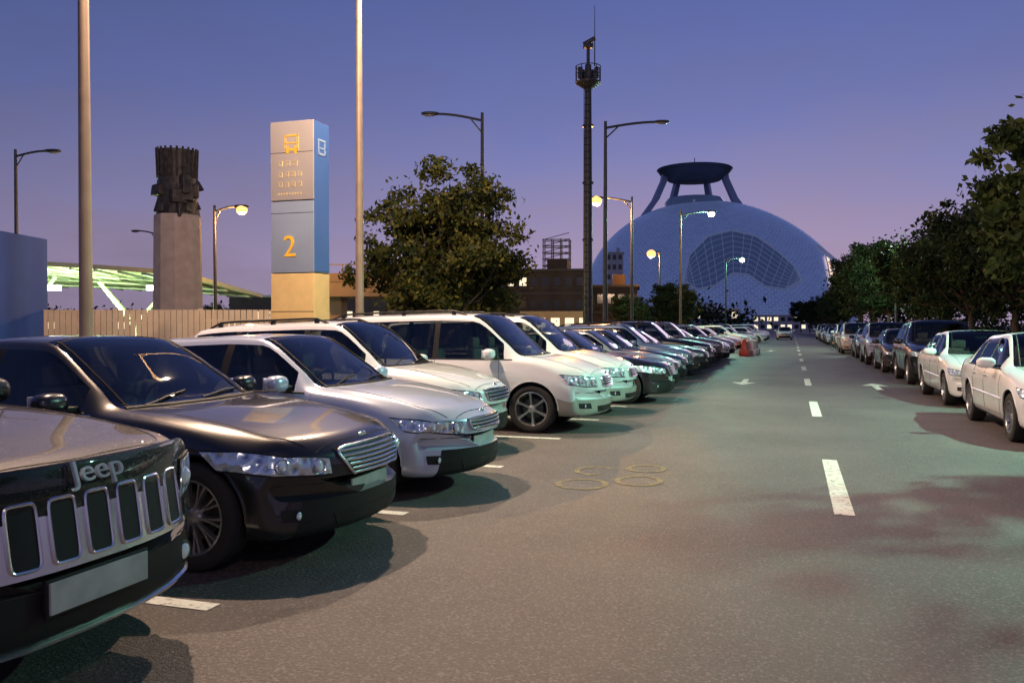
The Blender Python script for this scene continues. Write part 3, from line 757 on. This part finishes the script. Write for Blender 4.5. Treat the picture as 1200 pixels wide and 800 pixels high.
# monument column
e = empty("monument_column", (-24.0, 29.1, 0), .25); mb = MB()
mb.box((0,0,.15),(2.6,2.6,.3),0,bev=.03)
mb.lathe([(1.02,.3),(1.0,.5),(.96,3.2),(.92,6.0),(.88,6.08),(.001,6.08)],10,0)
for z in (1.6,2.9,4.2,5.4): mb.lathe([(1.0-z*.014,z-.02),(1.01-z*.014,z),(1.0-z*.014,z+.02)],10,0)
rs = random.Random(4)
for i in range(26):
    a = rs.uniform(0,6.28); z = rs.uniform(6.1,7.4); rr = .62
    mb.box((rr*math.cos(a),rr*math.sin(a),z),(rs.uniform(.3,.75),rs.uniform(.3,.75),rs.uniform(.4,1.0)),1,rz=a+rs.uniform(-.5,.5),taper=rs.uniform(.4,1.1),bev=.08)
mb.lathe([(.70,6.0),(.80,7.0),(.74,7.4),(.76,8.0),(.80,8.7),(.65,8.72),(.001,8.7)],20,1)
for a in np.linspace(0,2*math.pi,22,endpoint=False): mb.tube([(.76*math.cos(a),.76*math.sin(a),7.6),(.80*math.cos(a),.80*math.sin(a),8.78)], .05, 1)
obj("column", mb.mesh("monument", [M['concrete'],M['bronze']], smooth=30), e)

M['fence'] = pmat("cream_fence_paint", (.46,.36,.27), .6, var=.12, vscale=1.5)
e = empty("slatted_fence", (-18.7,17.0,0), math.atan2(2.1,6.3)); mb = MB()
Lf = 6.9; x = 0
while x < Lf:
    mb.box((x,0,1.02),(.125,.03,1.9),0); x += .15
for z in (.35,1.0,1.7): mb.box((Lf/2,.045,z),(Lf,.05,.06),0)
for x in np.arange(0,Lf,2.2): mb.box((x,.10,1.0),(.09,.09,2.0),0)
obj("slats", mb.mesh("fence", [M['fence']], smooth=0), e)
M['blueh'] = pmat("blue_hoarding", (.010,.055,.24), .6, var=.1, vscale=1.2)
e = empty("blue_hoarding_box", (-20.4,15.5,0), rad(18)); mb = MB()
mb.box((0,0,1.9),(5,2.2,3.8),0,bev=.03)
for x in np.arange(-2.4,2.5,.3): mb.box((x,-1.105,1.9),(.08,.03,3.6),0)
obj("container", mb.mesh("hoarding", [M['blueh']], smooth=30), e)

M['redb'] = pmat("red_barrier", (.50,.03,.02), .45, var=.1); M['whb'] = pmat("white_barrier", (.7,.7,.68), .45)
for i in range(5):
    e = empty("traffic_barrier", (-2.3+.35*math.sin(i), 46.3+i*1.5, 0), rad(85)); mb = MB()
    mb.box((0,0,.16),(1.3,.5,.32),i%2,bev=.05); mb.box((0,0,.55),(1.25,.28,.5),i%2,bev=.06,taper=.85)
    obj("barrier", mb.mesh("barrier", [M['redb'],M['whb']], smooth=35), e)

# ------------------------------------------------------------------ trees
def leaves(name, C, size, rng, mats):
    n = len(C); a = rng.normal(size=(n,3)); a /= np.linalg.norm(a,axis=1)[:,None]
    b = np.cross(a, rng.normal(size=(n,3))); b /= np.linalg.norm(b,axis=1)[:,None]
    s = (size*rng.uniform(.6,1.3,n))[:,None]
    V = np.stack([C+a*s, C+b*s*.5, C-a*s, C-b*s*.5],1).reshape(-1,3)
    me = bpy.data.meshes.new(name); me.vertices.add(4*n); me.vertices.foreach_set("co", V.ravel())
    me.loops.add(4*n); me.loops.foreach_set("vertex_index", np.arange(4*n)); me.polygons.add(n)
    me.polygons.foreach_set("loop_start", np.arange(0,4*n,4))
    for m_ in mats: me.materials.append(m_)
    me.polygons.foreach_set("material_index", rng.integers(0,len(mats),n)); me.update(calc_edges=True); me.validate(); return me
def make_tree(seed, H, rx, rz, ncl, per, lsize, mats, base=.9, twig=12):
    rng = np.random.default_rng(seed); cz = H-rz; mb = MB(); C = []
    fork = base+.25*(H-base)
    mb.tube([(0,0,0),(.05,.02,base*.6),(.02,-.05,fork),(.1,.05,cz+.3*rz)], [.035*H*.62,.026*H*.62,.02*H*.62,.02], 0, seg=9)
    for i in range(ncl):
        d = rng.normal(size=3); d /= np.linalg.norm(d); r = rng.uniform(.15,1)**.5*rng.uniform(.75,1.12)
        c = np.array([d[0]*rx*r, d[1]*rx*r, cz+d[2]*rz*r])
        if c[2] < base: c[2] = base+rng.uniform(0,.5)
        cr = rx*rng.uniform(.12,.28)
        k = int(per*(cr/(rx*.22))**2*rng.uniform(.5,1.2))
        P = rng.normal(size=(k,3)); P /= np.linalg.norm(P,axis=1)[:,None]; P *= (rng.uniform(0,1,k)**.5)[:,None]*cr
        P[:,2] *= .65; C.append(c+P)
        if i < 26:
            s0 = np.array([0.02,-.05,rng.uniform(.6,1)*fork]); mid = (s0+c)/2+np.array([0,0,-.12*rz])
            mb.tube([s0,mid,c],[.045*H/6,.028*H/6,.008], 0, seg=5)
    k = ncl*twig; d = rng.normal(size=(k,3)); d /= np.linalg.norm(d,axis=1)[:,None]; r = rng.uniform(.6,1.08,k)[:,None]
    Q = d*r*np.array([rx,rx,rz])+np.array([0,0,cz]); Q = Q[Q[:,2]>base]; C.append(Q)
    return mb.mesh("trunk", [M['bark']], smooth=50), leaves("foliage", np.concatenate(C), lsize, rng, mats)
tA = make_tree(11, 6.3, 2.75, 2.6, 125, 230, .095, [M['leaf'],M['leafy'],M['leafy']], base=.9, twig=8)
tB = make_tree(22, 7.0, 2.6, 2.6, 85, 170, .12, [M['leaf'],M['leafdk']], base=1.4)
tC = make_tree(33, 7.4, 3.0, 2.6, 90, 170, .13, [M['leafdk']], base=1.4)
tD = make_tree(44, 6.6, 2.3, 2.6, 75, 170, .12, [M['leaf'],M['leaf2']], base=1.3)
def tree(t, x, y, s=1.0, z=0.0, name="deciduous_tree"):
    e = empty(name, (x,y,z), random.uniform(0,6.28), s); obj("trunk", t[0], e); obj("foliage", t[1], e); return e
e = tree(tA, -10.7, 25.8, 1.05, .12); e.rotation_euler[2] = 1.0
tree(tB, -11.6, 29.5, .72, .12)
for (t_, x, y, s) in [(tB,7.0,11.2,.82),(tC,7.3,4.8,.8),(tD,7.0,25.2,1.16),(tB,7.3,33.5,1.0),(tC,7.6,42.5,.96),(tD,7.9,51.5,1.10),(tB,7.8,59.5,1.12),(tC,6.9,70,1.10),(tD,6.7,80,1.3),(tB,6.5,90,1.25),(tC,7,101,1.25),
                (tB,6.0,125,.95),(tD,5.6,140,.95),(tC,4.8,155,.9),(tB,4.5,170,1.0),(tD,3.6,190,1.0),(tC,2,210,1.0)]:
    tree(t_, x, y, s, .12)
i = 0
for (x, y, s) in [(18.5,33,.95),(18.5,41,1.0),(18,50,1.0),(18,60,1.1),(17,71,1.1),(16,83,1.2),(15,96,1.2),(19,26,.9)]:
    tree([tC,tB][i%2], x, y, s); i += 1
for (x, y, s) in [(-11,84,.8),(-12,99,.95),(-13.5,78,.6),(-12.5,68,.55),(-47,62,.55),(-43,66,.5)]:
    tree([tD,tB,tC][i%3], x, y, s); i += 1
rng = np.random.default_rng(5); C = []
for k in range(240):
    x = rng.uniform(-260,-8); y = 150+rng.uniform(-12,12)+abs(x)*.15; c = np.array([x,y,rng.uniform(.3,3.6)])
    P = rng.normal(size=(55,3))*np.array([2.4,1.5,1.5]); P[:,2] = np.abs(P[:,2]); C.append(c+P)
for k in range(120):
    x = rng.uniform(14,120); y = 170+rng.uniform(-10,10); P = rng.normal(size=(55,3))*np.array([2.5,1.5,1.6]); P[:,2] = np.abs(P[:,2])*1.6; C.append(np.array([x,y,rng.uniform(.3,5)])+P)
obj("distant_tree_line", leaves("dt", np.concatenate(C), .55, rng, [M['leafdk']]))
C = []
for k in range(200):
    y = rng.uniform(19.5,60); c = np.array([-12.1+rng.normal()*.25,y,.55+rng.uniform(0,.5)]); P = rng.normal(size=(90,3))*.28; C.append(c+P)
C = np.concatenate(C); C = C[C[:,2]>.1]
obj("hedge", leaves("hedge", C, .07, rng, [M['leaf'],M['leaf2']]))
C = []
for k in range(110):
    y = rng.uniform(22,110); c = np.array([10.6+rng.normal()*.3,y,.6+rng.uniform(0,1.0)]); P = rng.normal(size=(90,3))*np.array([.35,.5,.4]); C.append(c+P)
C = np.concatenate(C); C = C[C[:,2]>.1]
obj("hedge", leaves("hedge", C, .11, rng, [M['leafdk']]))

# ------------------------------------------------------------------ buildings
M['canopy'] = pmat("canopy_panel", (.50,.58,.38), .5, var=.06); M['steel'] = pmat("painted_steel", (.45,.48,.48), .4, .3)
M['wallb'] = pmat("beige_wall", (.26,.20,.14), .8, var=.12, vscale=1); M['walld'] = pmat("brown_wall", (.055,.035,.030), .85, var=.25, vscale=.6)
M['wallg'] = pmat("dark_grey_wall", (.07,.075,.08), .8, var=.2, vscale=.6)
M['trimd'] = pmat("dark_trim", (.06,.05,.05), .7)
M['win_on'] = pmat("lit_window", (.3,.3,.3), .4, emit=(1,.82,.55), estr=1.2); M['win_off'] = pmat("dark_window", (.03,.035,.045), .1)
e = empty("bus_terminal_canopy", (-39.5,35.5,0), rad(18)); mb = MB()
n = 22; X = np.linspace(-14,8.6,n)
def zc(x): return 5.2-.0018*(x+14)**2
vs = []
for dz in (0,.25):
    for yy in (0, 15.0):
        for x in X: vs.append((x, yy, zc(x)+dz-(.7 if yy>0 else 0)))
fs = []
for k in range(n-1):
    fs += [(k,k+1,n+k+1,n+k),(2*n+k,3*n+k,3*n+k+1,2*n+k+1),(k,2*n+k,2*n+k+1,k+1),(n+k,n+k+1,3*n+k+1,3*n+k)]
fs += [(0,n,3*n,2*n),(n-1,2*n-1,4*n-1,3*n-1)]
mb.add(vs, fs, 0)
for x in np.arange(-13,8.5,1.3): mb.tube([(x,.1,zc(x)-.07),(x,14.8,zc(x)-.77)], .07, 1)
for yy in (3,7.5,12): mb.tube([(x,yy,zc(x)-.7*yy/15-.16) for x in X], .07, 1)
for x in (-10,-3,4):
    for sgn in (-1,1): mb.tube([(x,5,0),(x+sgn*.2,5,1.8),(x+sgn*2.2,5,zc(x)-.45)], [.2,.2,.12], 1, seg=10)
for x in (-12,-7.2,-5.6,-1.0,.6,6.4): mb.box((x,2.0,3.7),(.9,.25,.28),2)
mb.box((-3,15.3,1.3),(22,.3,2.6),3)
for x in np.arange(-12,8,2.6): mb.box((x,15.12,1.6),(1.0,.05,.5),4)
obj("canopy", mb.mesh("canopy", [M['canopy'],M['steel'],EM['white'],M['wallg'],M['win_on']], smooth=30), e)
for x in (-6.4, 2.0): plight("tube_light", e, (x,3.0,2.2), 2600, (.72,1,.42), .3)
def building(name, x, y, w, d, h, rz, wall, floors, cols, lit=.3, seed=0, roof=True, wh=.5, trim=None):
    r = random.Random(seed); e = empty(name, (x,y,0), rad(rz)); mb = MB()
    mb.box((0,0,h/2),(w,d,h),0)
    if roof: mb.box((0,0,h+.12),(w+.5,d+.5,.24),1); mb.box((w*.2,0,h+.9),(w*.2,d*.4,1.3),0)
    fh = h/floors
    for i in range(floors):
        mb.box((0,-d/2-.03,i*fh+.12),(w,.06,.16),1)
        for j in range(cols):
            xx = -w/2+(j+.5)*w/cols; lm = 2 if r.random()<lit else 3
            mb.box((xx,-d/2-.012,i*fh+fh*.55),(w/cols*.62,.03,fh*wh),lm); mb.box((xx,-d/2-.04,i*fh+fh*.28),(w/cols*.7,.08,.08),1)
    obj("building_shell", mb.mesh(name, [wall,trim or M['steel'],M['win_on'],M['win_off']], smooth=0), e); return e
building("low_station_building", -46, 92, 34, 10, 4.8, 20, M['wallg'], 1, 34, .7, 1, wh=.24)
building("brown_office_building", -27, 92, 11, 9, 7.4, 10, M['walld'], 3, 9, .04, 2, trim=M['trimd'], wh=.35)
building("brown_office_building", -20.5, 98, 7, 9, 5.9, 10, M['walld'], 2, 6, .08, 3, trim=M['trimd'], wh=.35)
building("beige_building", -19.5, 72, 6, 5, 2.8, 12, M['wallb'], 1, 5, .5, 4, roof=False)
M['wt'] = pmat("white_tower_wall", (.5,.52,.55), .6, var=.08)
building("white_tower_block", -50, 250, 5, 6, 23, 10, M['wt'], 8, 3, .1, 5)
building("white_building", -22, 190, 22, 10, 5, 5, M['wt'], 2, 12, .4, 6)
building("white_building", -60, 190, 30, 10, 7, 5, M['wallb'], 3, 14, .3, 7)
building("low_hall", 3, 300, 30, 12, 5, -5, M['wt'], 2, 14, .4, 8)
e = empty("concrete_overpass", (-22.5,46.5,0), rad(15)); mb = MB()
mb.box((0,0,3.7),(9,4,.9),0,bev=.05); mb.box((0,-2,4.35),(9,.12,.5),0)
for x in (-3.6,0,3.6): mb.box((x,0,1.62),(.8,1.4,3.3),0,bev=.05)
for x in np.arange(-4.4,4.5,.8): mb.box((x,-2,4.85),(.06,.06,.5),0)
mb.box((0,-2,5.1),(9,.06,.06),0)
obj("deck_and_piers", mb.mesh("overpass", [M['wallb']], smooth=30), e)
e = empty("scaffold_tower", (-26,96,0), rad(10)); mb = MB()
for x in np.linspace(-1.5,1.5,4):
    for y in (-1,1): mb.tube([(x,y,0),(x,y,11.6)], .07, 0, seg=5)
for z in np.arange(1,11.7,.75):
    for y in (-1,1): mb.tube([(-1.6,y,z),(1.6,y,z)], .06, 0, seg=5)
    mb.tube([(-1.5,-1,z),(1.5,-1,z+.75)], .04, 0, seg=4)
obj("scaffold", mb.mesh("scaffold", [M['pole_dk']], smooth=0), e)

# ------------------------------------------------------------------ domed velodrome
def domemat():
    m, N, L, b = newmat("dome_metal_tiles")
    uv = N.new("ShaderNodeUVMap"); uv.uv_map = "UVMap"
    br = N.new("ShaderNodeTexBrick"); br.inputs["Scale"].default_value = 1; br.inputs["Brick Width"].default_value = 1.0; br.inputs["Row Height"].default_value = .6
    br.inputs["Mortar Size"].default_value = .06; br.inputs["Mortar Smooth"].default_value = .3
    br.inputs["Color1"].default_value = (.20,.29,.58,1); br.inputs["Color2"].default_value = (.25,.35,.66,1); br.inputs["Mortar"].default_value = (.40,.50,.80,1)
    L.new(uv.outputs[0], br.inputs["Vector"])
    L.new(br.outputs["Color"], b.inputs["Base Color"]); b.inputs["Metallic"].default_value = .25; b.inputs["Roughness"].default_value = .35
    L.new(br.outputs["Color"], b.inputs["Emission Color"]); b.inputs["Emission Strength"].default_value = .15  # faint glow in the tile colour, added to brighten the unlit shell
    return m
M['dome'] = domemat(); M['domeglass'] = pmat("dome_glass", (.08,.13,.32), .15, .3, var=.1, vscale=.1, emit=(.3,.45,.8), estr=.06)  # dome glass also given a faint blue glow of its own
M['domerib'] = pmat("dome_rib", (.42,.48,.68), .4, .3, emit=(.45,.55,.85), estr=.10); M['crown'] = pmat("crown_dark_metal", (.10,.12,.16), .4, .4, var=.1, vscale=.1); M['leg'] = pmat("crown_legs", (.26,.32,.48), .4, .3)  # ribs glow slightly too, brightening them along with the shell
M['slit'] = pmat("lit_facade", (.6,.5,.4), .5, emit=(1,.66,.45), estr=1.3)
DX, DY = -35.4, 409
E = empty("domed_velodrome", (DX,DY,0), rad(12))
nA, nT = 120, 44; vs=[]
for j in range(nT+1):
    t = (math.pi/2)*j/nT
    for i in range(nA):
        a = 2*math.pi*i/nA; c = math.cos(a)
        r_ = (c+1)/2; n_ = lerp(2.35, 1.80, r_); ax = lerp(62, 67, r_)
        hr = math.cos(t)**(2/n_); hh = math.sin(t)**(2/n_)
        vs.append((ax*hr*c, 52*hr*math.sin(a), 59.5*hh))
fs=[]; fuv=[]
for j in range(nT):
    for i in range(nA):
        i2=(i+1)%nA; fs.append((j*nA+i, j*nA+i2, (j+1)*nA+i2, (j+1)*nA+i))
        u0,u1 = i/nA*140,(i+1)/nA*140; v0,v1=j/nT*52,(j+1)/nT*52; fuv += [(u0,v0),(u1,v0),(u1,v1),(u0,v1)]
me = bpy.data.meshes.new("shell"); me.from_pydata(vs,[],fs); ul = me.uv_layers.new(name="UVMap")
for k,q in enumerate(fuv): ul.data[k].uv = q
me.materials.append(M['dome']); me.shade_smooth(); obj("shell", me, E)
bvh = BVHTree.FromPolygons([Vector(q) for q in vs], fs)
def dfront(q):
    r = bvh.ray_cast(Vector((q[0],-200,q[2])), Vector((0,1,0)))
    if r[0] is None: r = bvh.find_nearest(Vector((q[0],-10,q[2])))
    n = r[1] if r[1].y < 0 else -r[1]
    return r[0], n
mb = MB()
lensT = [(-18,0,20),(-15,0,31),(-7,0,39),(3,0,41.5),(13,0,39),(22,0,32),(28,0,26),(31,0,20)]; lensB = [(-18,0,20),(-12,0,16.5),(-5,0,18),(2,0,23),(8,0,22.5),(15,0,17.5),(23,0,16.5),(31,0,20)]
patch(mb, dfront, lensB, lensT, .5, 1, n=50, m=14)
sline(mb, dfront, lensT, .4, 2, n=60, off=.7); sline(mb, dfront, lensB, .4, 2, n=60, off=.7)
for k in range(1,16):
    a = resample(lensB,61)[int(k/16*60)]; b = resample(lensT,61)[int(k/16*60)]
    sline(mb, dfront, [a,b], .12, 2, n=14, off=.7)
for k in range(1,8):
    tt=[tuple(Vector(p).lerp(Vector(q),k/8)) for p,q in zip(resample(lensB,40),resample(lensT,40))]; sline(mb, dfront, tt, .12, 2, n=50, off=.7)
patch(mb, dfront, [(44,0,13),(54,0,13),(64,0,15)], [(44,0,32),(53,0,26),(64,0,19)], .6, 3, n=16, m=8)
for k in range(9):
    x = 44+k*2.1; sline(mb, dfront, [(x,0,13),(x,0,32-(x-44)*.68)], .28, 2, n=6, off=1.0)
sline(mb, dfront, [(41,0,36),(52,0,28.5),(65,0,19)], .8, 2, n=20, off=.8)
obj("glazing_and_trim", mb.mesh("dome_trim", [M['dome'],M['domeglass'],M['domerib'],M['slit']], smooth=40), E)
mb = MB(); cx = -8.5
mb.lathe([(12,69.5),(15.5,72),(17.5,74.6),(17.1,75.0),(12,73.8),(.01,73)],48,0,c=(cx,0,0)); mb.lathe([(12,69.5),(9,69.2),(.01,69.2)],48,0,c=(cx,0,0))
mb.lathe([(13.5,57.0),(13.8,59.1),(12.4,61.1),(11.5,61.3),(.01,60.7)],40,3,c=(cx,0,0))
for a in (rad(5),rad(175),rad(60),rad(120),rad(-12),rad(192)):
    ca,sa=math.cos(a),math.sin(a)
    v0=[]
    for (r_,z_,w_) in ((23.5,53.5,3.6),(18.5,60.5,3.0),(14.5,69.5,2.4),(14,72.5,2.2)):
        for (dr,dt) in ((-1.4,-w_/2),(1.4,-w_/2),(1.4,w_/2),(-1.4,w_/2)):
            v0.append((cx+(r_+dr)*ca-dt*sa,(r_+dr)*sa+dt*ca,z_))
    f0=[]
    for q in range(3):
        for u in range(4): f0.append((q*4+u,q*4+(u+1)%4,(q+1)*4+(u+1)%4,(q+1)*4+u))
    mb.add(v0,f0,1)
mb.tube([(cx,0,73),(cx,0,80)], .2, 0)
obj("crown", mb.mesh("crown", [M['crown'],M['leg'],M['domerib'],M['domeglass']], smooth=35), E)

# ------------------------------------------------------------------ world
w = bpy.data.worlds.new("World"); scene.world = w; w.use_nodes = True
N = w.node_tree.nodes; L = w.node_tree.links; bg = N["Background"]
tc = N.new("ShaderNodeTexCoord"); sp = N.new("ShaderNodeSeparateXYZ"); L.new(tc.outputs["Generated"], sp.inputs[0])
nz = N.new("ShaderNodeTexNoise"); nz.inputs["Scale"].default_value = 2.6; nz.inputs["Detail"].default_value = 5; nz.inputs["Roughness"].default_value = .6
mp = N.new("ShaderNodeMapping"); mp.inputs["Scale"].default_value = (1,1,3.0); mp.inputs["Rotation"].default_value = (0,.35,0)
L.new(tc.outputs["Generated"], mp.inputs[0]); L.new(mp.outputs[0], nz.inputs["Vector"])
za = N.new("ShaderNodeMath"); za.operation='MULTIPLY_ADD'; za.inputs[1].default_value=.24
nc = N.new("ShaderNodeMath"); nc.operation='SUBTRACT'; nc.inputs[1].default_value=.5; L.new(nz.outputs["Fac"], nc.inputs[0])
L.new(nc.outputs[0], za.inputs[0]); L.new(sp.outputs["Z"], za.inputs[2])
cr = N.new("ShaderNodeValToRGB"); el = cr.color_ramp.elements
el[0].position=0; el[0].color=(.33,.265,.40,1); el[1].position=1; el[1].color=(.04,.06,.18,1)
for p_,c_ in ((.08,(.34,.28,.46,1)),(.16,(.24,.235,.46,1)),(.25,(.15,.178,.43,1)),(.38,(.095,.135,.38,1))):
    q = el.new(p_); q.color = c_
L.new(za.outputs[0], cr.inputs[0])
dt = N.new("ShaderNodeVectorMath"); dt.operation='DOT_PRODUCT'; dt.inputs[1].default_value=(.02,.9998,0); L.new(tc.outputs["Generated"], dt.inputs[0])
mr = N.new("ShaderNodeMapRange"); mr.inputs[1].default_value=.55; mr.inputs[2].default_value=1.0; mr.inputs[3].default_value=.64; mr.inputs[4].default_value=1.0
L.new(dt.outputs["Value"], mr.inputs[0])
br = N.new("ShaderNodeMath"); br.operation='MULTIPLY_ADD'; br.inputs[1].default_value=.65; L.new(nc.outputs[0], br.inputs[0]); L.new(mr.outputs[0], br.inputs[2])
vm = N.new("ShaderNodeVectorMath"); vm.operation='SCALE'; L.new(cr.outputs[0], vm.inputs[0]); L.new(br.outputs[0], vm.inputs["Scale"])
sky = N.new("ShaderNodeTexSky"); sky.sky_type='NISHITA'; sky.sun_disc=False; sky.sun_elevation=rad(1); sky.sun_rotation=rad(-5)
vs2 = N.new("ShaderNodeVectorMath"); vs2.operation='SCALE'; vs2.inputs["Scale"].default_value=.004; L.new(sky.outputs[0], vs2.inputs[0])
va = N.new("ShaderNodeVectorMath"); va.operation='ADD'; L.new(vm.outputs[0], va.inputs[0]); L.new(vs2.outputs[0], va.inputs[1])
L.new(va.outputs[0], bg.inputs[0]); bg.inputs[1].default_value = 1.0
sl = bpy.data.lights.new("sun", 'SUN'); sl.energy=.08; sl.angle=rad(15); sl.color=(1,.72,.75)
so = bpy.data.objects.new("sun", sl); COL.objects.link(so); so.rotation_euler=(rad(80),0,rad(175))

# ------------------------------------------------------------------ camera
cam = bpy.data.cameras.new("camera"); cam.lens=30; cam.sensor_width=36; cam.clip_end=4000; cam.clip_start=.05
co = bpy.data.objects.new("camera", cam); COL.objects.link(co); co.location=(0,0,1.55); co.rotation_euler=(rad(90-1.03),0,rad(18.16)); scene.camera=co
scene.view_settings.view_transform='Standard'; scene.view_settings.look='None'; scene.view_settings.exposure=0
